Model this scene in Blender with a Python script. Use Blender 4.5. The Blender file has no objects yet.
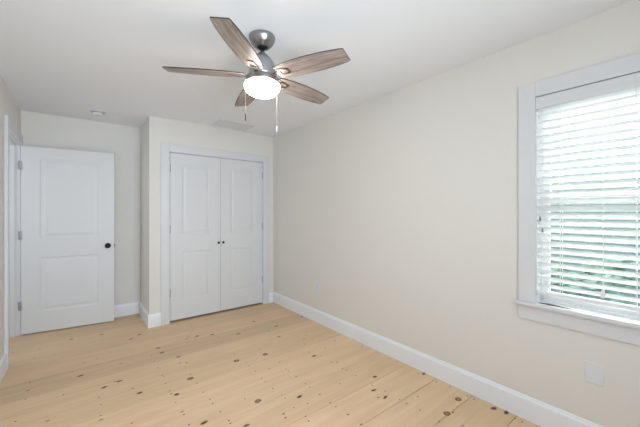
import bpy, bmesh, math, random
from mathutils import Vector, Matrix

scene = bpy.context.scene
col = scene.collection
R = math.radians

# ---------------------------------------------------------------- camera
YAW = 38.37
cam = bpy.data.cameras.new('camera')
cam.sensor_width = 36.0
cam.lens = 306.52 * 36.0 / 640.0
cam.shift_y = -2.3 / 640.0
cam.clip_start = 0.02
cam_ob = bpy.data.objects.new('camera', cam)
col.objects.link(cam_ob)
cam_ob.location = (0, 0, 1.341)
cam_ob.rotation_euler = (R(90), 0, R(-YAW))
scene.camera = cam_ob

# ---------------------------------------------------------------- world, sun, lights, exposure
world = bpy.data.worlds.new('World')
scene.world = world
world.use_nodes = True
bg = world.node_tree.nodes['Background']
bg.inputs[0].default_value = (1.0, 0.99, 0.98, 1)
bg.inputs[1].default_value = 13.0

def lamp(name, kind, loc, rot, energy, color, **kw):
    l = bpy.data.lights.new(name, kind)
    l.energy = energy
    l.color = color
    for k, v in kw.items():
        setattr(l, k, v)
    o = bpy.data.objects.new(name, l)
    col.objects.link(o)
    o.location = loc
    o.rotation_euler = rot
    return o

# high sun on the window side: it strikes the slats of the blind from outside
lamp('sun', 'SUN', (8, 0, 8), Vector((-0.557, 0.663, -0.5)).to_track_quat('-Z', 'Y').to_euler(), 5.0, (1.0, 0.97, 0.92), angle=R(1.0))
# added room fill lamps in front of the unseen rear window: narrow and wide
lamp('rear_fill_narrow', 'AREA', (0.50, -0.52, 1.42), (R(90), 0, 0), 15.3, (0.775, 0.885, 1.0),
     shape='RECTANGLE', size=1.3, size_y=1.2, spread=R(100))
lamp('rear_fill_wide', 'AREA', (0.50, -0.515, 1.42), (R(90), 0, 0), 28.0, (0.775, 0.885, 1.0),
     shape='RECTANGLE', size=1.3, size_y=1.2)
# added fill lamp in the unseen hallway, brightening the alcove and closet side
lamp('hallway_fill', 'AREA', (-1.5, 4.0, 1.5), (0, R(-90), 0), 9.5, (0.84, 0.91, 1.0),
     shape='RECTANGLE', size=1.6, size_y=0.9)

scene.view_settings.view_transform = 'Standard'
scene.view_settings.look = 'None'
scene.view_settings.exposure = 0.09
scene.view_settings.gamma = 1.0
scene.view_settings.use_curve_mapping = False

# ---------------------------------------------------------------- helpers
def tag(o, label=None, cat=None, group=None, kind=None):
    if label: o['label'] = label
    if cat: o['category'] = cat
    if group: o['group'] = group
    if kind: o['kind'] = kind
    return o

def empty(name, loc, rz=0.0, parent=None):
    o = bpy.data.objects.new(name, None)
    o.empty_display_size = 0.1
    col.objects.link(o)
    o.location = loc
    o.rotation_euler = (0, 0, rz)
    if parent: o.parent = parent
    return o

def obj(name, bm, mats, parent=None, loc=None, rz=0.0, smooth=False, bevel=0.0, seg=2):
    me = bpy.data.meshes.new(name)
    bmesh.ops.recalc_face_normals(bm, faces=bm.faces)
    bm.to_mesh(me)
    bm.free()
    for m in (mats if isinstance(mats, (list, tuple)) else [mats]):
        me.materials.append(m)
    if smooth:
        for p in me.polygons: p.use_smooth = True
    o = bpy.data.objects.new(name, me)
    col.objects.link(o)
    if loc: o.location = loc
    o.rotation_euler = (0, 0, rz)
    if parent: o.parent = parent
    if bevel > 0:
        b = o.modifiers.new('bevel', 'BEVEL')
        b.width = bevel; b.segments = seg; b.limit_method = 'ANGLE'; b.angle_limit = R(40)
    return o

def box(bm, x0, x1, y0, y1, z0, z1, mi=0):
    v = [bm.verts.new(p) for p in ((x0,y0,z0),(x1,y0,z0),(x1,y1,z0),(x0,y1,z0),(x0,y0,z1),(x1,y0,z1),(x1,y1,z1),(x0,y1,z1))]
    fs = [bm.faces.new([v[i] for i in f]) for f in ((3,2,1,0),(4,5,6,7),(0,1,5,4),(1,2,6,5),(2,3,7,6),(3,0,4,7))]
    for f in fs: f.material_index = mi
    return v

def boxes(*bs):
    bm = bmesh.new()
    for b in bs: box(bm, *b)
    return bm

def lathe(bm, prof, n=40, c=(0,0,0), mi=0):
    rings = []
    for r, z in prof:
        if r < 1e-5:
            rings.append([bm.verts.new((c[0], c[1], c[2]+z))])
        else:
            rings.append([bm.verts.new((c[0]+r*math.cos(2*math.pi*i/n), c[1]+r*math.sin(2*math.pi*i/n), c[2]+z)) for i in range(n)])
    for a, b in zip(rings, rings[1:]):
        for i in range(n):
            j = (i+1) % n
            if len(a) == 1 and len(b) == 1: continue
            if len(a) == 1: f = bm.faces.new((a[0], b[i], b[j]))
            elif len(b) == 1: f = bm.faces.new((a[i], a[j], b[0]))
            else: f = bm.faces.new((a[i], a[j], b[j], b[i]))
            f.material_index = mi
            f.smooth = True
    return rings

def lathe_to(bm, prof, M, n=24):
    b2 = bmesh.new()
    lathe(b2, prof, n)
    b2.transform(M)
    me = bpy.data.meshes.new('tmp'); b2.to_mesh(me); b2.free()
    bm.from_mesh(me); bpy.data.meshes.remove(me)

def panel_leaf(W, H, T, panels, two_sided=True):
    """door leaf with moulded raised panels; local x 0..W, z 0..H, front face at y=0 (faces -y), back at y=T"""
    bm = bmesh.new()
    xs = sorted({0, W} | {p[0] for p in panels} | {p[1] for p in panels})
    zs = sorted({0, H} | {p[2] for p in panels} | {p[3] for p in panels})
    def is_panel(x, z):
        for p in panels:
            if p[0] < x < p[1] and p[2] < z < p[3]: return p
        return None
    for side, (y, s) in enumerate(((0, 1), (T, -1))):
        vc = {}
        def V(x, z, d=0.0):
            k = (round(x, 5), round(z, 5), round(d, 5))
            if k not in vc: vc[k] = bm.verts.new((x, y + s*d, z))
            return vc[k]
        for i in range(len(xs)-1):
            for j in range(len(zs)-1):
                if is_panel((xs[i]+xs[i+1])/2, (zs[j]+zs[j+1])/2): continue
                bm.faces.new((V(xs[i],zs[j]), V(xs[i+1],zs[j]), V(xs[i+1],zs[j+1]), V(xs[i],zs[j+1])))
        for (x0, x1, z0, z1) in panels:
            steps = [(0,0), (0.006,0.0045), (0.016,0.0062), (0.026,0.0062), (0.05,0.0012)]
            for (a, da), (b, db) in zip(steps, steps[1:]):
                A = [V(x0+a,z0+a,da), V(x1-a,z0+a,da), V(x1-a,z1-a,da), V(x0+a,z1-a,da)]
                B = [V(x0+b,z0+b,db), V(x1-b,z0+b,db), V(x1-b,z1-b,db), V(x0+b,z1-b,db)]
                for k in range(4):
                    l = (k+1) % 4
                    bm.faces.new((A[k], A[l], B[l], B[k]))
            b, db = steps[-1]
            bm.faces.new((V(x0+b,z0+b,db), V(x1-b,z0+b,db), V(x1-b,z1-b,db), V(x0+b,z1-b,db)))
    for (x0,x1,z0,z1) in ((0,0,0,H),(W,W,0,H)):
        bm.faces.new([bm.verts.new(p) for p in ((x0,0,0),(x0,T,0),(x0,T,H),(x0,0,H))])
    for z in (0, H):
        bm.faces.new([bm.verts.new(p) for p in ((0,0,z),(W,0,z),(W,T,z),(0,T,z))])
    bmesh.ops.remove_doubles(bm, verts=bm.verts, dist=1e-5)
    return bm

# ---------------------------------------------------------------- materials
def principled(name, color, rough=0.5, metal=0.0, **kw):
    m = bpy.data.materials.new(name)
    m.use_nodes = True
    b = m.node_tree.nodes['Principled BSDF']
    b.inputs['Base Color'].default_value = (*color, 1)
    b.inputs['Roughness'].default_value = rough
    b.inputs['Metallic'].default_value = metal
    for k, v in kw.items(): b.inputs[k].default_value = v
    return m

def wall_paint(name, color, rough=0.7, bump=0.04, scale=160):
    m = principled(name, color, rough)
    nt = m.node_tree
    b = nt.nodes['Principled BSDF']
    tc = nt.nodes.new('ShaderNodeTexCoord')
    n = nt.nodes.new('ShaderNodeTexNoise')
    n.inputs['Scale'].default_value = scale
    n.inputs['Detail'].default_value = 2
    bp = nt.nodes.new('ShaderNodeBump')
    bp.inputs['Strength'].default_value = bump
    bp.inputs['Distance'].default_value = 0.002
    nt.links.new(tc.outputs['Object'], n.inputs['Vector'])
    nt.links.new(n.outputs['Fac'], bp.inputs['Height'])
    nt.links.new(bp.outputs['Normal'], b.inputs['Normal'])
    return m

M_wall = wall_paint('wall_paint', (0.76, 0.735, 0.69))
M_ceil = wall_paint('ceiling_paint', (0.87, 0.885, 0.91), 0.85)
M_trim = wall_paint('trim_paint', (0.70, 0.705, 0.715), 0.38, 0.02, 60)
M_trim_lit = wall_paint('trim_paint_lit', (0.85, 0.87, 0.90), 0.38, 0.02, 60)  # same trim paint, lightened where the baseboards catch more light
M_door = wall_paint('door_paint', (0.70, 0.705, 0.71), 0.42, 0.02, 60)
M_black = principled('black_metal', (0.012, 0.012, 0.013), 0.32, 0.6)
M_dark = principled('dark_gap', (0.02, 0.015, 0.012), 0.9)
M_hinge = principled('satin_hinge_metal', (0.42, 0.42, 0.42), 0.4, 0.5)
M_plate = principled('white_plastic_plate', (0.74, 0.75, 0.765), 0.35)
M_vinyl = principled('white_vinyl', (0.85, 0.86, 0.87), 0.4)
M_cord = principled('white_cord', (0.85, 0.85, 0.84), 0.7)
M_greytassel = principled('grey_tassel', (0.25, 0.25, 0.26), 0.6)

def brushed(name, color, rough):
    m = principled(name, color, rough, 1.0)
    nt = m.node_tree; b = nt.nodes['Principled BSDF']
    tc = nt.nodes.new('ShaderNodeTexCoord')
    mp = nt.nodes.new('ShaderNodeMapping'); mp.inputs['Scale'].default_value = (1, 1, 90)
    n = nt.nodes.new('ShaderNodeTexNoise'); n.inputs['Scale'].default_value = 9
    rp = nt.nodes.new('ShaderNodeMapRange')
    rp.inputs['To Min'].default_value = rough - 0.06; rp.inputs['To Max'].default_value = rough + 0.1
    nt.links.new(tc.outputs['Object'], mp.inputs['Vector'])
    nt.links.new(mp.outputs['Vector'], n.inputs['Vector'])
    nt.links.new(n.outputs['Fac'], rp.inputs['Value'])
    nt.links.new(rp.outputs['Result'], b.inputs['Roughness'])
    return m
M_nickel = brushed('brushed_nickel', (0.34, 0.335, 0.33), 0.3)
M_housing = brushed('brushed_pewter', (0.42, 0.43, 0.46), 0.38)

def emission_globe():
    m = bpy.data.materials.new('frosted_glass_lit')
    m.use_nodes = True
    b = m.node_tree.nodes['Principled BSDF']
    b.inputs['Base Color'].default_value = (0.9, 0.88, 0.84, 1)
    b.inputs['Roughness'].default_value = 0.5
    b.inputs['Emission Color'].default_value = (1.0, 0.93, 0.84, 1)
    b.inputs['Emission Strength'].default_value = 24.0
    return m
M_globe = emission_globe()
M_pend = principled('dark_bronze', (0.03, 0.028, 0.026), 0.5)

def slat_material():
    m = bpy.data.materials.new('blind_slat_white')
    m.use_nodes = True
    nt = m.node_tree
    b = nt.nodes['Principled BSDF']
    b.inputs['Base Color'].default_value = (0.88, 0.89, 0.89, 1)
    b.inputs['Roughness'].default_value = 0.4
    tr = nt.nodes.new('ShaderNodeBsdfTranslucent')
    tr.inputs['Color'].default_value = (0.95, 0.96, 0.96, 1)
    mx = nt.nodes.new('ShaderNodeMixShader')
    mx.inputs[0].default_value = 0.45
    nt.links.new(b.outputs[0], mx.inputs[1])
    nt.links.new(tr.outputs[0], mx.inputs[2])
    nt.links.new(mx.outputs[0], nt.nodes['Material Output'].inputs[0])
    return m
M_slat = slat_material()

def glass_material():
    m = bpy.data.materials.new('window_glass')
    m.use_nodes = True
    nt = m.node_tree
    nt.nodes.remove(nt.nodes['Principled BSDF'])
    t = nt.nodes.new('ShaderNodeBsdfTransparent'); t.inputs[0].default_value = (0.975, 0.99, 0.99, 1)
    g = nt.nodes.new('ShaderNodeBsdfGlossy'); g.inputs['Roughness'].default_value = 0.02
    f = nt.nodes.new('ShaderNodeFresnel'); f.inputs[0].default_value = 1.3
    mx = nt.nodes.new('ShaderNodeMixShader')
    nt.links.new(f.outputs[0], mx.inputs[0]); nt.links.new(t.outputs[0], mx.inputs[1]); nt.links.new(g.outputs[0], mx.inputs[2])
    nt.links.new(mx.outputs[0], nt.nodes['Material Output'].inputs[0])
    return m
M_glass = glass_material()

def blade_material():
    m = bpy.data.materials.new('weathered_blade_wood')
    m.use_nodes = True
    nt = m.node_tree; b = nt.nodes['Principled BSDF']
    b.inputs['Roughness'].default_value = 0.45
    tc = nt.nodes.new('ShaderNodeTexCoord')
    mp = nt.nodes.new('ShaderNodeMapping'); mp.inputs['Scale'].default_value = (2.2, 26, 6)
    n = nt.nodes.new('ShaderNodeTexNoise'); n.inputs['Scale'].default_value = 2.2
    n.inputs['Detail'].default_value = 7; n.inputs['Distortion'].default_value = 0.6
    cr = nt.nodes.new('ShaderNodeValToRGB')
    e = cr.color_ramp.elements
    e[0].position = 0.32; e[0].color = (0.15, 0.118, 0.105, 1)
    e[1].position = 0.62; e[1].color = (0.39, 0.32, 0.28, 1)
    nt.links.new(tc.outputs['Object'], mp.inputs['Vector'])
    nt.links.new(mp.outputs['Vector'], n.inputs['Vector'])
    nt.links.new(n.outputs['Fac'], cr.inputs['Fac'])
    nt.links.new(cr.outputs['Color'], b.inputs['Base Color'])
    return m
M_blade = blade_material()
M_blade_edge = principled('blade_dark_edge', (0.03, 0.025, 0.025), 0.5)

def floor_material():
    m = bpy.data.materials.new('pine_planks')
    m.use_nodes = True
    nt = m.node_tree; b = nt.nodes['Principled BSDF']
    L = nt.links.new
    tc = nt.nodes.new('ShaderNodeTexCoord')
    at = nt.nodes.new('ShaderNodeAttribute'); at.attribute_name = 'board'
    kn = nt.nodes.new('ShaderNodeAttribute'); kn.attribute_name = 'knot'
    # offset grain per board
    mul = nt.nodes.new('ShaderNodeVectorMath'); mul.operation = 'SCALE'; mul.inputs['Scale'].default_value = 1.0
    cmb = nt.nodes.new('ShaderNodeCombineXYZ')
    ml = nt.nodes.new('ShaderNodeMath'); ml.operation = 'MULTIPLY'; ml.inputs[1].default_value = 37.0
    L(at.outputs['Fac'], ml.inputs[0]); L(ml.outputs[0], cmb.inputs[2]); L(ml.outputs[0], cmb.inputs[0])
    add = nt.nodes.new('ShaderNodeVectorMath'); add.operation = 'ADD'
    L(tc.outputs['Object'], add.inputs[0]); L(cmb.outputs[0], add.inputs[1])
    mp = nt.nodes.new('ShaderNodeMapping'); mp.inputs['Scale'].default_value = (0.8, 9, 1)
    L(add.outputs[0], mp.inputs['Vector'])
    n1 = nt.nodes.new('ShaderNodeTexNoise'); n1.inputs['Scale'].default_value = 1.7
    n1.inputs['Detail'].default_value = 4; n1.inputs['Distortion'].default_value = 0.8
    L(mp.outputs[0], n1.inputs['Vector'])
    mp2 = nt.nodes.new('ShaderNodeMapping'); mp2.inputs['Scale'].default_value = (2.5, 60, 1)
    L(add.outputs[0], mp2.inputs['Vector'])
    n2 = nt.nodes.new('ShaderNodeTexNoise'); n2.inputs['Scale'].default_value = 2.0; n2.inputs['Detail'].default_value = 3
    L(mp2.outputs[0], n2.inputs['Vector'])
    cr = nt.nodes.new('ShaderNodeValToRGB')
    e = cr.color_ramp.elements
    e[0].position = 0.30; e[0].color = (0.745, 0.515, 0.315, 1)
    e[1].position = 0.70; e[1].color = (0.87, 0.63, 0.405, 1)
    mixf = nt.nodes.new('ShaderNodeMath'); mixf.operation = 'MULTIPLY_ADD'
    mixf.inputs[1].default_value = 0.25
    L(n2.outputs['Fac'], mixf.inputs[0])
    sc = nt.nodes.new('ShaderNodeMath'); sc.operation = 'MULTIPLY'; sc.inputs[1].default_value = 0.75
    L(n1.outputs['Fac'], sc.inputs[0]); L(sc.outputs[0], mixf.inputs[2])
    L(mixf.outputs[0], cr.inputs['Fac'])
    # per-board tone
    tone = nt.nodes.new('ShaderNodeMapRange')
    tone.inputs['To Min'].default_value = 0.80; tone.inputs['To Max'].default_value = 1.06
    L(at.outputs['Fac'], tone.inputs['Value'])
    tm = nt.nodes.new('ShaderNodeVectorMath'); tm.operation = 'SCALE'
    L(cr.outputs['Color'], tm.inputs[0]); L(tone.outputs[0], tm.inputs['Scale'])
    # knots: attribute 0 rim .. 1 centre
    kr = nt.nodes.new('ShaderNodeValToRGB')
    k = kr.color_ramp.elements
    k[0].position = 0.0; k[0].color = (0, 0, 0, 1)
    k[1].position = 0.45; k[1].color = (1, 1, 1, 1)
    L(kn.outputs['Fac'], kr.inputs['Fac'])
    kc = nt.nodes.new('ShaderNodeValToRGB')
    q = kc.color_ramp.elements
    q[0].position = 0.0; q[0].color = (0.40, 0.22, 0.10, 1)
    q[1].position = 1.0; q[1].color = (0.44, 0.26, 0.12, 1)
    q2 = q.new(0.5); q2.color = (0.085, 0.038, 0.016, 1)
    q3 = q.new(0.8); q3.color = (0.32, 0.18, 0.085, 1)
    L(kn.outputs['Fac'], kc.inputs['Fac'])
    mx = nt.nodes.new('ShaderNodeMix'); mx.data_type = 'RGBA'
    L(kr.outputs['Color'], mx.inputs[0]); L(tm.outputs[0], mx.inputs[6]); L(kc.outputs['Color'], mx.inputs[7])
    L(mx.outputs[2], b.inputs['Base Color'])
    b.inputs['Roughness'].default_value = 0.55
    b.inputs['Specular IOR Level'].default_value = 0.35
    return m
M_floor = floor_material()
M_nail = principled('dark_nail_hole', (0.085, 0.04, 0.02), 0.8)
M_nail_soft = principled('filled_nail_hole', (0.20, 0.095, 0.045), 0.8)

# ---------------------------------------------------------------- room dimensions (metres)
XL, XR = -0.4825, 2.275
YB = -0.58           # wall behind the camera
YC = 3.986           # closet front
YA = 4.644           # alcove back wall
XC = 0.650           # closet corner
H = 2.44
T = 0.12
WY0, WY1, WZ0, WZ1 = -0.215, 0.670, 0.765, 2.06   # right window opening
DY0, DY1, DZ = 3.775, 4.590, 2.055               # doorway in left wall
CX0, CX1, CZ = 0.868, 2.098, 2.045               # closet opening
RX0, RX1, RZ0, RZ1 = -0.20, 1.20, 0.80, 2.05      # added window behind the camera

def struct(name, bm, m, parent=None, **kw):
    o = obj(name, bm, m, parent, **kw)
    if parent is None: o['kind'] = 'structure'
    return o

# ---- floor
def build_floor():
    rnd = random.Random(7)
    bm = bmesh.new()
    lb = bm.verts.layers.float.new('board')
    lk = bm.verts.layers.float.new('knot')
    x0, x1 = XL - T - 1.0, XR
    seams = [YB - 0.1, -0.37, -0.085, 0.20, 0.49, 0.775, 1.060, 1.345, 1.630, 1.915, 2.165, 2.458, 2.745, 3.030, 3.325, 3.61, 3.89, 4.17, 4.45, YA + 0.05]
    tones = [0.5,0.6,0.4,0.7,0.55,0.42,0.62,0.72,0.60,0.70,0.90,0.65,0.72,0.22,0.60,0.40,0.45,0.25,0.3]
    gaps =  [.003,.003,.003,.003,.003,.0042,.0040,.0045,.0038,.0022,.0012,.0008,.001,.0012,.001,.0008,.0008,.0008,.0008,.0008]
    # sub floor
    def B(xa, xb, ya, yb, za, zb, t, mi=0):
        vs = box(bm, xa, xb, ya, yb, za, zb, mi)
        for v in vs: v[lb] = t
    B(x0, x1, YB-0.1, YA+0.05, -0.05, -0.012, 0.3, 1)
    for i in range(len(seams)-1):
        ya, yb = seams[i] + gaps[i]/2, seams[i+1] - gaps[i+1]/2
        B(x0, x1, ya, yb, -0.011, 0.0, tones[i])
    def tone_at(y):
        for i in range(len(seams)-1):
            if seams[i] <= y < seams[i+1]: return tones[i]
        return 0.5
    def disc(x, y, rx, ry, mi, kv=(0, .45, .8, 1.0), n=14, rot=0.0, z=0.0003):
        t = tone_at(y)
        fr = (1.0, 0.72, 0.45, 0.0)
        prev = None
        for f, kvv in zip(fr, kv):
            if f == 0:
                c = bm.verts.new((x, y, z)); c[lb] = t; c[lk] = kvv
                for i in range(n):
                    fc = bm.faces.new((prev[i], prev[(i+1) % n], c)); fc.material_index = mi
                return
            ring = []
            for i in range(n):
                a = 2*math.pi*i/n
                w = 1 + (rnd.random()-.5)*0.22
                dx, dy = rx*f*w*math.cos(a), ry*f*w*math.sin(a)
                v = bm.verts.new((x + dx*math.cos(rot) - dy*math.sin(rot), y + dx*math.sin(rot) + dy*math.cos(rot), z))
                v[lb] = t; v[lk] = kvv
                ring.append(v)
            if prev:
                for i in range(n):
                    fc = bm.faces.new((prev[i], prev[(i+1) % n], ring[(i+1) % n], ring[i])); fc.material_index = mi
            prev = ring
    for i, (x, y) in enumerate(KL):
        disc(x, y, 0.030, 0.024, 0)
    for i, (x, y) in enumerate(KM):
        disc(x, y, 0.021 + rnd.random()*0.013, 0.013 + rnd.random()*0.006, 0, (0, .30, .5, .55), rot=rnd.uniform(-.3,.3))
    for i, (x, y) in enumerate(KS):
        disc(x, y, 0.012 + rnd.random()*0.005, 0.008, 0, (0, .22, .4, .5), rot=rnd.uniform(-.3,.3))
    for i, (x, y) in enumerate(NAILS):
        disc(x, y, 0.0052 + rnd.random()*.001, 0.0050, 2 if i % 3 else 3)
    # nail rows nearer than and left of the picture, same joist spacing
    for xj in (-0.31, 0.13, 0.54, 0.75, 1.17, 1.39, 1.79, 2.21):
        for s in seams[1:6]:
            for d in (-0.035, 0.035):
                if s + d > 0.7 and xj > 1.6: continue
                disc(xj + rnd.uniform(-.01,.01), s + d, 0.0055, 0.0055, 2)
    return obj('floor', bm, [M_floor, M_dark, M_nail, M_nail_soft])
KL = [(0.71,2.57), (1.12,2.62), (1.38,2.57), (1.00,1.97), (2.13,1.10), (1.92,1.07)]
KM = [(0.73,3.02), (0.63,3.21), (1.01,3.40), (1.15,3.34), (1.69,2.84), (1.82,3.12), (1.68,3.42), (1.38,3.18), (0.83,1.79), (1.26,1.83), (0.44,3.75), (0.53,3.83), (0.62,3.34), (0.21,4.09), (0.26,2.88), (0.16,2.85), (0.36,2.60), (0.57,2.41), (1.72,2.26), (1.89,1.67), (1.74,1.55), (1.74,1.44), (2.22,0.90), (2.24,0.83), (-0.05,4.13), (0.02,3.17), (2.23,3.19), (0.63,1.98), (2.24,1.45)]
KS = [(0.71,2.89), (1.41,2.36), (1.07,1.74), (1.06,1.70), (0.33,2.70), (0.12,2.42), (2.09,2.39), (2.21,2.12), (1.70,1.47), (1.40,1.47), (1.40,1.35), (-0.29,4.03), (-0.48,4.09), (-0.29,3.15), (1.06,3.91), (1.96,1.05), (1.39,1.76), (0.54,2.44), (1.81,2.04), (0.55,2.18), (1.68,3.04), (-0.15,2.62)]
NAILS = [(1.18,3.25), (1.16,3.09), (1.16,2.76), (0.54,2.76), (0.54,2.62), (0.73,2.64), (0.73,2.79), (0.73,2.47), (1.85,3.25), (1.39,2.82), (1.39,2.70), (1.39,2.22), (1.39,2.18), (1.39,2.07), (1.16,2.22), (1.28,2.31), (1.73,2.35), (1.80,2.52), (1.17,2.53), (1.17,2.47), (1.17,2.35), (1.16,1.75), (1.16,2.16), (1.16,2.04), (1.17,1.93), (1.17,1.88), (0.94,2.05), (1.39,1.94), (1.39,1.88), (1.26,1.73), (1.17,1.63), (1.16,1.58), (0.76,1.87), (0.53,3.61), (0.54,3.20), (0.23,2.90), (0.54,3.07), (0.54,2.92), (0.54,2.49), (0.54,2.31), (0.27,2.26), (0.12,2.47), (0.13,2.61), (1.93,2.57), (1.91,2.33), (1.73,2.35), (1.78,2.23), (1.77,2.07), (2.23,2.06), (1.78,1.89), (1.77,1.93), (1.78,1.78), (1.60,1.77), (1.78,1.60), (2.20,2.65), (1.80,1.49), (1.39,1.64), (1.39,1.58), (1.80,1.36), (1.93,1.30), (1.81,1.20), (1.80,1.30), (2.21,1.32), (2.23,1.22), (1.81,1.06), (2.21,1.49), (2.22,1.80), (2.22,1.08), (2.22,1.03), (2.22,0.77), (2.22,0.73), (1.89,0.95), (-0.31,3.82), (0.05,3.42), (-0.29,3.29), (-0.29,3.02), (-0.08,2.92), (-0.31,2.74), (0.14,3.46), (0.14,3.30), (0.12,2.72), (1.05,3.74), (0.98,3.54), (1.01,3.39), (1.88,3.20), (1.54,3.67), (0.76,1.90), (0.75,2.02), (0.74,2.20), (0.74,2.14), (0.73,2.32), (0.55,2.14), (0.55,2.02), (0.55,2.74)]
KS += [(0.98,3.36), (0.93,3.45), (0.90,3.40), (1.55,3.30), (0.76,2.86), (1.86,2.62), (1.93,2.68), (0.30,3.20)]
f = build_floor(); f['kind'] = 'structure'

# ---- ceiling and walls
struct('ceiling', boxes((XL-T-1.0, XR+T, YB-T, YA+T, H, H+0.15)), M_ceil)
struct('wall_right', boxes((XR, XR+T, YB-T, WY0, 0, H), (XR, XR+T, WY1, YA+T, 0, H),
                           (XR, XR+T, WY0, WY1, 0, WZ0-0.002), (XR, XR+T, WY0, WY1, WZ1, H)), M_wall)
struct('wall_left', boxes((XL-T, XL, YB-T, DY0-0.018, 0, H), (XL-T, XL, DY1+0.018, YA, 0, H),
                          (XL-T, XL, DY0-0.018, DY1+0.018, DZ+0.018, H)), M_wall)
struct('wall_back', boxes((XL-T-1.0, XR, YA, YA+T, 0, H)), M_wall)
struct('wall_closet', boxes((XC, CX0-0.018, YC, YC+0.10, 0, H), (CX1+0.018, XR, YC, YC+0.10, 0, H),
                            (CX0-0.018, CX1+0.018, YC, YC+0.10, CZ+0.018, H), (XC, XC+0.10, YC+0.10, YA, 0, H)), M_wall)
struct('wall_front', boxes((XL-T, RX0, YB-T, YB, 0, H), (RX1, XR, YB-T, YB, 0, H),
                           (RX0, RX1, YB-T, YB, 0, RZ0), (RX0, RX1, YB-T, YB, RZ1, H)), M_wall)
struct('wall_hallway', boxes((XL-T-1.06, XL-T-1.0, YB-T, YA+T, 0, H), (XL-T-1.0, XL-T, 1.9, 2.0, 0, H)), M_wall)

# ---- baseboards: profile board + bead cap. runs given as (x0,y0,x1,y1,nx,ny)
def baseboard(name, runs):
    bm = bmesh.new()
    prof = [(0,0),(0.015,0),(0.015,0.126),(0.013,0.133),(0.008,0.139),(0.0065,0.146),(0.003,0.151),(0,0.152)]
    for (x0,y0,x1,y1,nx,ny) in runs:
        A = [bm.verts.new((x0+nx*d, y0+ny*d, z)) for d, z in prof]
        B = [bm.verts.new((x1+nx*d, y1+ny*d, z)) for d, z in prof]
        n = len(prof)
        for i in range(n):
            j = (i+1) % n
            bm.faces.new((A[i], A[j], B[j], B[i]))
        bm.faces.new(A); bm.faces.new(B)
    return struct(name, bm, M_trim_lit)
baseboard('baseboard_right', [(XR, YB, XR, YC, -1, 0)])
baseboard('baseboard_left', [(XL, YB+0.015, XL, DY0-0.100, 1, 0)])
baseboard('baseboard_back', [(XL, YA, XC, YA, 0, -1)])
baseboard('baseboard_front', [(XL, YB, XR-0.015, YB, 0, 1)])
baseboard('baseboard_closet', [(XC-0.015, YC, CX0-0.098, YC, 0, -1), (XC, YC, XC, YA-0.015, -1, 0),
                               (CX1+0.10, YC, XR-0.015, YC, 0, -1)])

# ---- casings (trim)
cw = 0.095
def casing_y(bm, x0, x1, z1, y, d):      # around an opening in a wall facing -y
    box(bm, x0-cw, x0, y-d, y, 0, z1+cw); box(bm, x1, x1+cw, y-d, y, 0, z1+cw); box(bm, x0, x1, y-d, y, z1, z1+cw)
# closet: casing, jambs, stop
bm = bmesh.new()
casing_y(bm, CX0-0.006, CX1+0.006, CZ+0.006, YC, 0.017)
box(bm, CX0-0.018, CX0, YC-0.001, YC+0.10, 0, CZ+0.018)
box(bm, CX1, CX1+0.018, YC-0.001, YC+0.10, 0, CZ+0.018)
box(bm, CX0, CX1, YC-0.001, YC+0.10, CZ, CZ+0.018)
box(bm, CX0, CX1, YC+0.045, YC+0.060, CZ-0.03, CZ)
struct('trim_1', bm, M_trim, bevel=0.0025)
# left doorway: room side casing and jamb
bm = bmesh.new()
y0, y1, zt = DY0-0.006, DY1+0.006, DZ+0.006
box(bm, XL, XL+0.018, y0-cw, y0, 0, zt+cw)
box(bm, XL, XL+0.018, y1, min(y1+cw, YA-0.016), 0, zt+cw)
box(bm, XL, XL+0.018, y0, y1, zt, zt+cw)
box(bm, XL+0.018, XL+0.024, y0-cw, y0-cw+0.018, 0, zt+cw)     # raised back band
box(bm, XL-T, XL, DY0-0.018, DY0, 0, DZ+0.018)
box(bm, XL-T, XL, DY1, DY1+0.018, 0, DZ+0.018)
box(bm, XL-T, XL, DY0, DY1, DZ, DZ+0.018)
box(bm, XL-0.075, XL-0.040, DY1-0.012, DY1, 0, DZ)
box(bm, XL-0.075, XL-0.040, DY0, DY0+0.012, 0, DZ)
box(bm, XL-0.075, XL-0.040, DY0, DY1, DZ-0.012, DZ)
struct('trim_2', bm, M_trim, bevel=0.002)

# ---- door knobs
def knob_bm(direction=-1, s=1.0):
    bm = bmesh.new()
    prof = [(0.0,0),(0.031,0),(0.031,0.004),(0.026,0.008),(0.012,0.010),(0.010,0.030),(0.018,0.036),(0.026,0.046),(0.027,0.054),(0.021,0.062),(0.010,0.066),(0,0.067)]
    M = Matrix.Rotation(R(90)*(1 if direction < 0 else -1), 4, 'X')
    lathe_to(bm, [(r*s, z*s) for r, z in prof], M)
    return bm
def small_knob_bm():
    bm = bmesh.new()
    prof = [(0,0),(0.009,0),(0.007,0.004),(0.006,0.012),(0.012,0.017),(0.0155,0.022),(0.0155,0.027),(0.011,0.031),(0,0.032)]
    lathe_to(bm, prof, Matrix.Rotation(R(90), 4, 'X'))
    return bm
def hinge_bm():      # knuckle barrel + leaf, local z up centred
    bm = bmesh.new()
    lathe(bm, [(0,-0.047),(0.004,-0.047),(0.0065,-0.044),(0.0065,0.044),(0.004,0.047),(0,0.047)], 12)
    return bm

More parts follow.
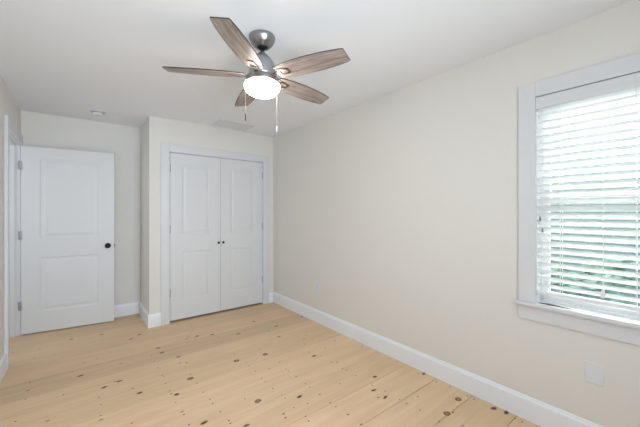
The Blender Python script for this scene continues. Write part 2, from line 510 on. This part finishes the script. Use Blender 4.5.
# ---- the open door
dx, dy = 0.350 - (XL+0.008), 4.475 - 4.585
dang = math.atan2(dy, dx)
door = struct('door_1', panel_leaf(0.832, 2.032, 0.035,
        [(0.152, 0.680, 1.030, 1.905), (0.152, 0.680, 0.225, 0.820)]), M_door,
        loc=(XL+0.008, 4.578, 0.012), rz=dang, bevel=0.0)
door['label'] = 'white two-panel room door standing open against the alcove wall'
for z in (1.835, 1.08, 0.32):
    b = hinge_bm()
    box(b, -0.022, -0.004, 0.002, 0.005, -0.045, 0.045)
    h = obj('hinge', b, M_hinge, door, loc=(-0.002, -0.004, z-0.012), smooth=False)
k = obj('door_knob', knob_bm(-1), M_black, door, loc=(0.832-0.062, 0.0, 0.915), smooth=True); k['label'] = 'black round door knob'
k = obj('door_knob', knob_bm(1), M_black, door, loc=(0.832-0.062, 0.035, 0.915), smooth=True)
k = obj('latch', boxes((0.8315, 0.8335, 0.006, 0.029, 0.886, 0.944), (0.8335, 0.841, 0.011, 0.024, 0.905, 0.925)), M_black, door)

# ---- closet doors
mid = (CX0+CX1)/2
for i, (xa, xb) in enumerate(((CX0+0.003, mid-0.0015), (mid+0.0015, CX1-0.003))):
    W = xb - xa
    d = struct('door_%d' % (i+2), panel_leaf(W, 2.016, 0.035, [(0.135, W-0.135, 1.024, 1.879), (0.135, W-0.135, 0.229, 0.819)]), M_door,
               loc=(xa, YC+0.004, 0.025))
    d['label'] = ('left' if i == 0 else 'right') + ' leaf of the white double closet doors'
    kx = W-0.030 if i == 0 else 0.030
    k = obj('door_knob', small_knob_bm(), M_black, d, loc=(kx, 0, 0.905), smooth=True); k['label'] = 'small black closet knob'
    hx = -0.001 if i == 0 else W+0.001
    for z in (1.83, 1.10, 0.335):
        obj('hinge', hinge_bm(), M_hinge, d, loc=(hx, -0.003, z))

# ---------------------------------------------------------------- right window
XW = XR
struct('trim_3', boxes(
    (XW-0.018, XW, WY1, WY1+cw, WZ0, WZ1+cw), (XW-0.018, XW, WY0-cw, WY0, WZ0, WZ1+cw), (XW-0.018, XW, WY0, WY1, WZ1, WZ1+cw),
    (XW-0.018, XW, WY0-cw, WY1+cw, WZ0-0.022-0.092, WZ0-0.022)), M_trim, bevel=0.0015)
win = struct('window_1', boxes(
    (XW, XW+T+0.02, WY1-0.003, WY1, WZ0, WZ1), (XW, XW+T+0.02, WY0, WY0+0.003, WZ0, WZ1), (XW, XW+T+0.02, WY0+0.003, WY1-0.003, WZ1-0.006, WZ1), (XW+0.065, XW+T+0.02, WY1-0.012, WY1-0.003, WZ0, WZ1-0.006), (XW+0.065, XW+T+0.02, WY0+0.003, WY0+0.012, WZ0, WZ1-0.006)), M_vinyl)
win['label'] = 'white double-hung window behind the blind'
obj('window_stool', boxes((XW-0.045, XW+0.0, WY0-cw-0.014, WY1+cw+0.014, WZ0-0.022, WZ0), (XW, XW+T+0.02, WY0, WY1, WZ0-0.022, WZ0)), M_trim, win, bevel=0.002)
def sash(x, z0, z1, name):
    s = obj(name, boxes((x, x+0.03, WY0+0.012, WY0+0.044, z0, z1), (x, x+0.03, WY1-0.044, WY1-0.012, z0, z1),
        (x, x+0.03, WY0+0.044, WY1-0.044, z0, z0+0.032), (x, x+0.03, WY0+0.044, WY1-0.044, z1-0.028, z1)), M_vinyl, win, bevel=0.002)
    obj('pane', boxes((x+0.012, x+0.016, WY0+0.044, WY1-0.044, z0+0.032, z1-0.028)), M_glass, s)
    return s
sash(XW+0.080, WZ0+0.004, 1.425, 'lower_sash')
sash(XW+0.110, 1.39, WZ1-0.012, 'upper_sash')
obj('sill_strip', boxes((XW+0.056, XW+0.069, WY0+0.02, WY1-0.02, WZ0, WZ0+0.012)), M_vinyl, win)

# unseen window behind the camera, added as a setting for the fill lamps
win2 = struct('added_rear_window', boxes((RX0, RX0+0.03, YB-T, YB, RZ0, RZ1), (RX1-0.03, RX1, YB-T, YB, RZ0, RZ1),
    (RX0+0.03, RX1-0.03, YB-T, YB, RZ0, RZ0+0.03), (RX0+0.03, RX1-0.03, YB-T, YB, RZ1-0.03, RZ1),
    ((RX0+RX1)/2-0.03, (RX0+RX1)/2+0.03, YB-T, YB, RZ0+0.03, RZ1-0.03)), M_vinyl)
obj('pane', boxes((RX0+0.03, RX1-0.03, YB-T+0.03, YB-T+0.034, RZ0+0.03, RZ1-0.03)), M_glass, win2)
bm = bmesh.new()
for (a,b_,c,d_) in ((RX0-cw, RX0, RZ0-cw, RZ1+cw), (RX1, RX1+cw, RZ0-cw, RZ1+cw), (RX0, RX1, RZ1, RZ1+cw), (RX0, RX1, RZ0-cw, RZ0)):
    box(bm, a, b_, YB, YB+0.018, c, d_)
struct('trim_4', bm, M_trim, bevel=0.003)

rb = obj('light_blocking_shade', boxes((RX0+0.035, RX1-0.035, YB-0.055, YB-0.053, RZ0+0.03, RZ1-0.04), (RX0+0.031, RX1-0.031, YB-0.068, YB-0.040, RZ1-0.06, RZ1-0.031)), M_vinyl)  # unseen shade added to keep sky light out of the room
tag(rb, 'added white shade blocking sky light at the unseen window behind the camera', 'light blocker')
# ---------------------------------------------------------------- window blind
blind = empty('window_blind', (XW+0.012, (WY0+WY1)/2, WZ1))
tag(blind, 'white horizontal slat blind lowered over the window in the right wall', 'blind')
hw = (WY1-WY0)/2 - 0.004
obj('valance', boxes((-0.036, -0.029, -hw-0.001, hw+0.001, -0.080, -0.010), (-0.030, 0.0, hw-0.010, hw+0.001, -0.080, -0.014), (-0.030, 0.0, -hw-0.001, -hw+0.010, -0.080, -0.014)), M_trim, blind, bevel=0.002)
obj('headrail', boxes((-0.028, 0.028, -hw+0.011, hw-0.011, -0.060, -0.014)), M_vinyl, blind)
bm = bmesh.new()
pitch, n_sl = 0.0437, 26
TILT = R(-36)      # room edge higher
ztop = 1.985 - WZ1
for i in range(n_sl):
    zc = ztop - 0.014 - i*pitch
    prev = None
    for s in range(5):
        u = (s-2)/2*0.025
        crown = 0.0022*(1-(u/0.025)**2)
        x = u*math.cos(TILT) - crown*math.sin(TILT); z = u*math.sin(TILT) + crown*math.cos(TILT) + zc
        cur = [bm.verts.new((x, -hw+0.001, z)), bm.verts.new((x, hw-0.001, z)), bm.verts.new((x, hw-0.001, z-0.0028)), bm.verts.new((x, -hw+0.001, z-0.0028))]
        if prev:
            for k in range(4):
                l = (k+1) % 4
                bm.faces.new((prev[k], prev[l], cur[l], cur[k]))
        else: bm.faces.new(cur)
        prev = cur
    bm.faces.new(prev)
obj('slats', bm, M_slat, blind)
zb = ztop - 0.014 - n_sl*pitch
zb_w = zb + WZ1
obj('bottom_rail', boxes((-0.026, 0.026, -hw+0.001, hw-0.001, zb-0.012, zb+0.008)), M_vinyl, blind, bevel=0.003)
for yy in (0.3175, 0.0, -0.3175):
    b = bmesh.new()
    for xx in (-0.0245, 0.0245):
        box(b, xx-0.0008, xx+0.0008, yy-0.0010, yy+0.0010, zb, -0.06)
    obj('ladder_cord', b, M_cord, blind)
for yy, zz, m in ((hw-0.022, 1.295, M_greytassel), (hw-0.034, 1.225, M_greytassel), (0.353-(WY0+WY1)/2, 0.892, M_cord)):
    q = 0.75 if m is M_greytassel else 1.35
    b = boxes((-0.0335, -0.0320, yy-0.0008, yy+0.0008, zz-WZ1+0.01, -0.06))
    c = obj('pull_cord', b, M_cord, blind)
    b = bmesh.new()
    lathe(b, [(r_*q, z_*q) for r_, z_ in ((0,0.018),(0.003,0.018),(0.006,0.008),(0.0075,-0.012),(0.007,-0.018),(0,-0.019))], 14, (-0.0328-0.006*(q-0.7), yy, zz-WZ1))
    t = obj('tassel', b, m, c); t['label'] = 'grey cord tassel' if m is M_greytassel else 'white cord tassel'

# ---------------------------------------------------------------- ceiling fan
FX, FY = 0.913, 1.739
def Z(v): return 1.341 + (211.2 - v)*0.006297
fan = empty('ceiling_fan', (FX, FY, H))
tag(fan, 'brushed nickel ceiling fan with five grey-brown blades and a lit round lamp', 'ceiling fan')
b = bmesh.new()
lathe(b, [(0.0,0),(0.078,0),(0.081,-0.003),(0.0815,-0.014),(0.078,-0.026),(0.070,-0.042),(0.058,-0.057),(0.046,-0.067),(0.037,-0.071),(0.034,-0.071),(0.033,-0.062)], 48)
obj('canopy', b, M_nickel, fan)
b = bmesh.new()
lathe(b, [(0.033,-0.060),(0.033,-0.064),(0.028,-0.072),(0.020,-0.080),(0.012,-0.083),(0,-0.084)], 24)
obj('hanger_ball', b, M_black, fan, smooth=True)
zt = Z(54.5)-H
b = bmesh.new()
lathe(b, [(0.0,-0.07),(0.012,-0.07),(0.012,zt+0.012),(0.018,zt+0.010),(0.020,zt-0.004),(0,zt-0.004)], 20)
obj('downrod', b, M_nickel, fan)
b = bmesh.new()
zm = Z(76.3)-H         # blade plane
lathe(b, [(0,zt),(0.022,zt),(0.034,zt-0.006),(0.058,zt-0.030),(0.074,zt-0.058),(0.080,zt-0.085),(0.084,zm+0.008),(0.084,zm-0.002),(0.080,zm-0.006),(0,zm-0.006)], 56)
obj('motor_housing', b, M_housing, fan)
lk = None
zr = Z(84.0)-H
b = bmesh.new()
lathe(b, [(0,zm-0.007),(0.080,zm-0.007),(0.098,zm-0.010),(0.103,zm-0.015),(0.103,zr+0.004),(0.101,zr),(0,zr)], 56)
lk = obj('light_kit', b, M_nickel, fan)
b = bmesh.new()
zg = Z(96.0)-H
hh = zr-zg
GR = 0.1105
pr = [(0.0,zr-0.0005),(0.102,zr-0.0005),(0.109,zr-0.006),(GR,zr-0.015)]
for k in range(1, 9):
    a = k/8*math.pi/2
    pr.append((GR*math.cos(a)**0.6 if k < 8 else 0.0, zr-0.015-(hh-0.015)*math.sin(a)))
lathe(b, pr, 56)
gl = obj('light_globe', b, M_globe, lk, smooth=True); gl['label'] = 'glowing frosted glass bowl'

def blade_outline():
    # (r, half width a (+t), half width b (-t)); radial profile
    pts_p = [(0.112,0.046),(0.14,0.057),(0.21,0.067),(0.32,0.072),(0.42,0.069),(0.50,0.063),(0.560,0.0555),(0.574,0.050)]
    pts_m = [(0.568,-0.046),(0.560,-0.051),(0.50,-0.060),(0.42,-0.067),(0.32,-0.070),(0.21,-0.065),(0.14,-0.054),(0.112,-0.046)]
    return pts_p + pts_m
BP = R(-12.0)
TILTM = Matrix.Rotation(R(-1.3), 4, Vector((math.cos(R(YAW)), -math.sin(R(YAW)), 0)))
for i in range(5):
    ang = R(150.8) + i*R(72)
    out = blade_outline()
    b = bmesh.new()
    vt = [b.verts.new((r, t, 0.003)) for r, t in out]
    vb = [b.verts.new((r, t, -0.003)) for r, t in out]
    b.faces.new(vt); b.faces.new(vb)
    n = len(out)
    for k in range(n):
        l = (k+1) % n
        f = b.faces.new((vt[k], vt[l], vb[l], vb[k])); f.material_index = 1
    bl = obj('blade', b, [M_blade, M_blade_edge], fan)
    # slight sag of the far side: the fan hangs a touch out of true
    bl.matrix_local = Matrix.Translation((0, 0, zm)) @ TILTM @ Matrix.Rotation(ang, 4, 'Z') @ Matrix.Rotation(BP, 4, 'X')
    # bracket under the blade: arm and rectangular loop plate
    b = bmesh.new()
    zz = -0.0045
    box(b, 0.092, 0.135, -0.013, 0.013, zz-0.006, zz+0.002)
    box(b, 0.130, 0.139, -0.028, 0.028, zz-0.005, zz+0.0015)
    box(b, 0.190, 0.199, -0.018, 0.018, zz-0.005, zz+0.0015)
    for s in (-1, 1):
        v = []
        for (r, t) in ((0.135, s*0.028), (0.199, s*0.018), (0.199, s*0.011), (0.135, s*0.020)):
            v.append((r, t))
        lo = [b.verts.new((r, t, zz-0.005)) for r, t in v]; hi = [b.verts.new((r, t, zz+0.0015)) for r, t in v]
        b.faces.new(lo); b.faces.new(hi)
        for k in range(4):
            l = (k+1) % 4
            b.faces.new((lo[k], lo[l], hi[l], hi[k]))
    obj('blade_bracket', b, M_nickel, bl)

# pull chains
def chain(x, y, z0, z1, zp0, zp1, mat, lab):
    b = bmesh.new()
    nb = int((z0-z1)/0.0055)
    for k in range(nb):
        zc = z0 - (k+.5)*(z0-z1)/nb
        lathe(b, [(0,0.0018),(0.0013,0.0009),(0.0013,-0.0009),(0,-0.0018)], 6, (x, y, zc))
    lathe(b, [(0,z0),(0.0006,z0),(0.0006,z1),(0,z1)], 6, (x, y, 0))
    c = obj('pull_chain', b, M_cordm, fan)
    b = bmesh.new()
    lathe(b, [(0,zp0),(0.002,zp0),(0.0036,zp0-0.008),(0.0036,zp1+0.006),(0.002,zp1),(0,zp1)], 12, (x, y, 0))
    p = obj('pendant', b, mat, c); p['label'] = lab
M_cordm = principled('pale_metal_chain', (0.5, 0.5, 0.49), 0.5, 0.3)
# camera frame offsets: right (cos yaw,-sin yaw), forward (sin yaw, cos yaw)
ry, fy = (math.cos(R(YAW)), -math.sin(R(YAW))), (math.sin(R(YAW)), math.cos(R(YAW)))
def off(r, f_): return (r*ry[0]+f_*fy[0], r*ry[1]+f_*fy[1])
x, y = off(-0.088, -0.070)
chain(x, y, zr+0.012, Z(114)-H-0.016, Z(114)-H-0.018, Z(121)-H-0.022, M_pend, 'dark metal chain pendant')
x, y = off(0.079, 0.088)
chain(x, y, zr+0.012, Z(125)-H+0.017, Z(124.5)-H+0.013, Z(130)-H+0.009, M_cord, 'white chain pendant')

# ---------------------------------------------------------------- smoke detector
b = bmesh.new()
lathe(b, [(0,0),(0.068,0),(0.070,-0.006),(0.064,-0.010),(0.063,-0.013)], 40)
sd = obj('smoke_detector', b, M_plate, None, loc=(0.180, 4.17, H), smooth=True)
tag(sd, 'small round white smoke detector on the ceiling near the open door', 'smoke detector')
b = bmesh.new()
lathe(b, [(0,-0.013),(0.055,-0.013),(0.054,-0.019),(0.058,-0.022),(0.054,-0.031),(0.040,-0.037),(0,-0.039)], 40)
obj('cover', b, M_plate, sd)
b = bmesh.new()
lathe(b, [(0.0545,-0.0132),(0.0555,-0.0132),(0.0555,-0.0185),(0.0545,-0.0185)], 40)
obj('vent_gap', b, M_greytassel, sd)

# ---------------------------------------------------------------- ceiling vent grille
vx0, vx1, vy0, vy1 = 1.335, 1.800, 3.610, 3.935
vent = empty('ceiling_vent', ((vx0+vx1)/2, (vy0+vy1)/2, H))
tag(vent, 'flat rectangular white return air grille on the ceiling in front of the closet doors', 'vent')
hx, hy = (vx1-vx0)/2, (vy1-vy0)/2
M_ventp = principled('vent_paint', (0.74, 0.745, 0.76), 0.6)
obj('frame', boxes((-hx, hx, -hy, -hy+0.022, -0.003, 0), (-hx, hx, hy-0.022, hy, -0.003, 0), (-hx, -hx+0.022, -hy+0.022, hy-0.022, -0.003, 0), (hx-0.022, hx, -hy+0.022, hy-0.022, -0.003, 0)), M_ventp, vent, bevel=0.0015)
b = bmesh.new()
box(b, -hx+0.022, hx-0.022, -hy+0.022, hy-0.022, -0.001, 0.0)
ns = 24
for k in range(ns):
    yy = -hy+0.024 + k*(2*hy-0.048)/(ns-1)
    v = [b.verts.new(p) for p in ((-hx+0.022, yy-0.0045, -0.0012), (hx-0.022, yy-0.0045, -0.0012), (hx-0.022, yy+0.0035, -0.0028), (-hx+0.022, yy+0.0035, -0.0028))]
    b.faces.new(v)
obj('louvres', b, M_ventp, vent)

# ---------------------------------------------------------------- wall outlets
def outlet(y, z, label):
    e = empty('wall_outlet', (XR, y, z))
    tag(e, label, 'outlet', None)
    obj('cover_plate', boxes((-0.006, 0, -0.037, 0.037, -0.058, 0.058)), M_plate, e, bevel=0.003)
    for s in (-1, 1):
        r = obj('receptacle', boxes((-0.0085, -0.006, -0.017, 0.017, s*0.020-0.014, s*0.020+0.014)), M_plate, e, bevel=0.001)
        obj('slot', boxes((-0.0088, -0.0084, -0.0075, -0.0060, s*0.020-0.002, s*0.020+0.007), (-0.0088, -0.0084, 0.0060, 0.0075, s*0.020-0.002, s*0.020+0.007),
                          (-0.0088, -0.0084, -0.002, 0.002, s*0.020-0.010, s*0.020-0.006)), M_greytassel, r)
    return e
bp = empty('wall_plate', (XR, 0.392, 0.432))
tag(bp, 'blank white wall plate low on the wall below the window', 'wall plate')
obj('cover_plate', boxes((-0.006, 0, -0.040, 0.040, -0.060, 0.060)), M_plate, bp, bevel=0.003)
for s_ in (-1, 1):
    b = bmesh.new()
    lathe_to(b, [(0,0),(0.0035,0),(0.003,0.0012),(0,0.0014)], Matrix.Translation((-0.006, 0, s_*0.042)) @ Matrix.Rotation(R(-90), 4, 'Y'), 12)
    obj('screw', b, M_plate, bp)
outlet(2.913, 0.416, 'white electrical outlet plate above the baseboard near the closet corner')

# ---------------------------------------------------------------- dark strip put in for the shadow gap under the blind
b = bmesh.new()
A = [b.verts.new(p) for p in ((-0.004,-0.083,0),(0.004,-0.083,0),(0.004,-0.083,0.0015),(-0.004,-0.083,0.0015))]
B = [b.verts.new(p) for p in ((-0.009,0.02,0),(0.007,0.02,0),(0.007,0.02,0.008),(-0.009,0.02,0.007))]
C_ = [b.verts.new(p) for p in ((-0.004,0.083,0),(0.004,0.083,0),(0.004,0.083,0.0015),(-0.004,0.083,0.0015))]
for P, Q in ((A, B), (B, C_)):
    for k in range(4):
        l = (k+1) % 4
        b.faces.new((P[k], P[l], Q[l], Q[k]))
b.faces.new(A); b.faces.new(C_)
sp = obj('shadow_gap_strip', b, principled('shadow_gap_grey', (0.06, 0.06, 0.065), 0.6), None, loc=(XR-0.002, 0.578, WZ0))
tag(sp, 'thin dark grey strip standing in for the shadow gap at the left end of the window sill', 'strip')

# ---------------------------------------------------------------- outside the window
M_grass = principled('lawn_green', (0.06, 0.12, 0.07), 0.9)
M_siding = principled('teal_siding', (0.038, 0.066, 0.07), 0.7)
M_roof = principled('grey_shingle', (0.5, 0.52, 0.53), 0.9)
M_wht = principled('exterior_white_paint', (0.8, 0.8, 0.8), 0.6)
M_leaf = principled('hedge_leaf', (0.04, 0.085, 0.07), 0.8)
g = obj('lawn', boxes((XR+T+0.05, 30, -18, 18, -0.62, -0.60)), M_grass)
tag(g, 'green lawn outside the window, glimpsed through the blind', 'lawn', None, 'structure')
hs = empty('neighbouring_house', (8.5, 0, -0.6))
tag(hs, 'two-storey teal clapboard house across the yard, glimpsed through the blind', 'house')
b = bmesh.new()
for k in range(27):
    z0 = k*0.16
    v0 = [(-0.018, z0), (0, z0+0.17)]
    vs = [b.verts.new(p) for p in ((-0.02, -5, z0), (-0.02, 7, z0), (0, 7, z0+0.165), (0, -5, z0+0.165))]
    b.faces.new(vs)
    vs = [b.verts.new(p) for p in ((-0.02, -5, z0), (-0.02, 7, z0), (0, 7, z0), (0, -5, z0))]
    b.faces.new(vs)
box(b, 0, 5, -5, 7, 0, 4.3)
obj('siding', b, M_siding, hs)
b = bmesh.new()
pts = [(-0.4, 4.25), (2.5, 5.4), (5.4, 4.25)]
A = [b.verts.new((x, -5.3, z)) for x, z in pts]; B = [b.verts.new((x, 7.3, z)) for x, z in pts]
b.faces.new(A); b.faces.new(B)
for k in range(3):
    l = (k+1) % 3
    b.faces.new((A[k], A[l], B[l], B[k]))
obj('roof', b, M_roof, hs)
for yy in (-2.5, 4.4):
    w = obj('window', boxes((-0.06, 0, yy-0.5, yy+0.5, 0.9, 2.1)), M_wht, hs)
    obj('pane', boxes((-0.065, -0.06, yy-0.42, yy+0.42, 0.98, 2.02)), principled('dark_pane', (0.1, 0.16, 0.18), 0.1), w)
# a hedge in front of it
b = bmesh.new()
rnd = random.Random(3)
for k in range(2600):
    x = 6.6 + rnd.gauss(0, 0.22); y = rnd.uniform(-2.2, 3.4); z = -0.6 + 1.15*rnd.random()**0.7 + 0.18*math.sin(y*3.1)
    s = rnd.uniform(0.05, 0.10)
    a = Vector((rnd.gauss(0,1), rnd.gauss(0,1), rnd.gauss(0,1))).normalized()
    c = a.cross(Vector((0.3, 0.2, 1))).normalized()
    d = a.cross(c)
    p = Vector((x, y, max(z, -0.59)))
    b.faces.new([b.verts.new(p + c*s), b.verts.new(p + d*s*0.5), b.verts.new(p - c*s), b.verts.new(p - d*s*0.5)])
hg = obj('hedge', b, M_leaf)
tag(hg, 'leafy green hedge outside the window in front of the teal house', 'hedge')
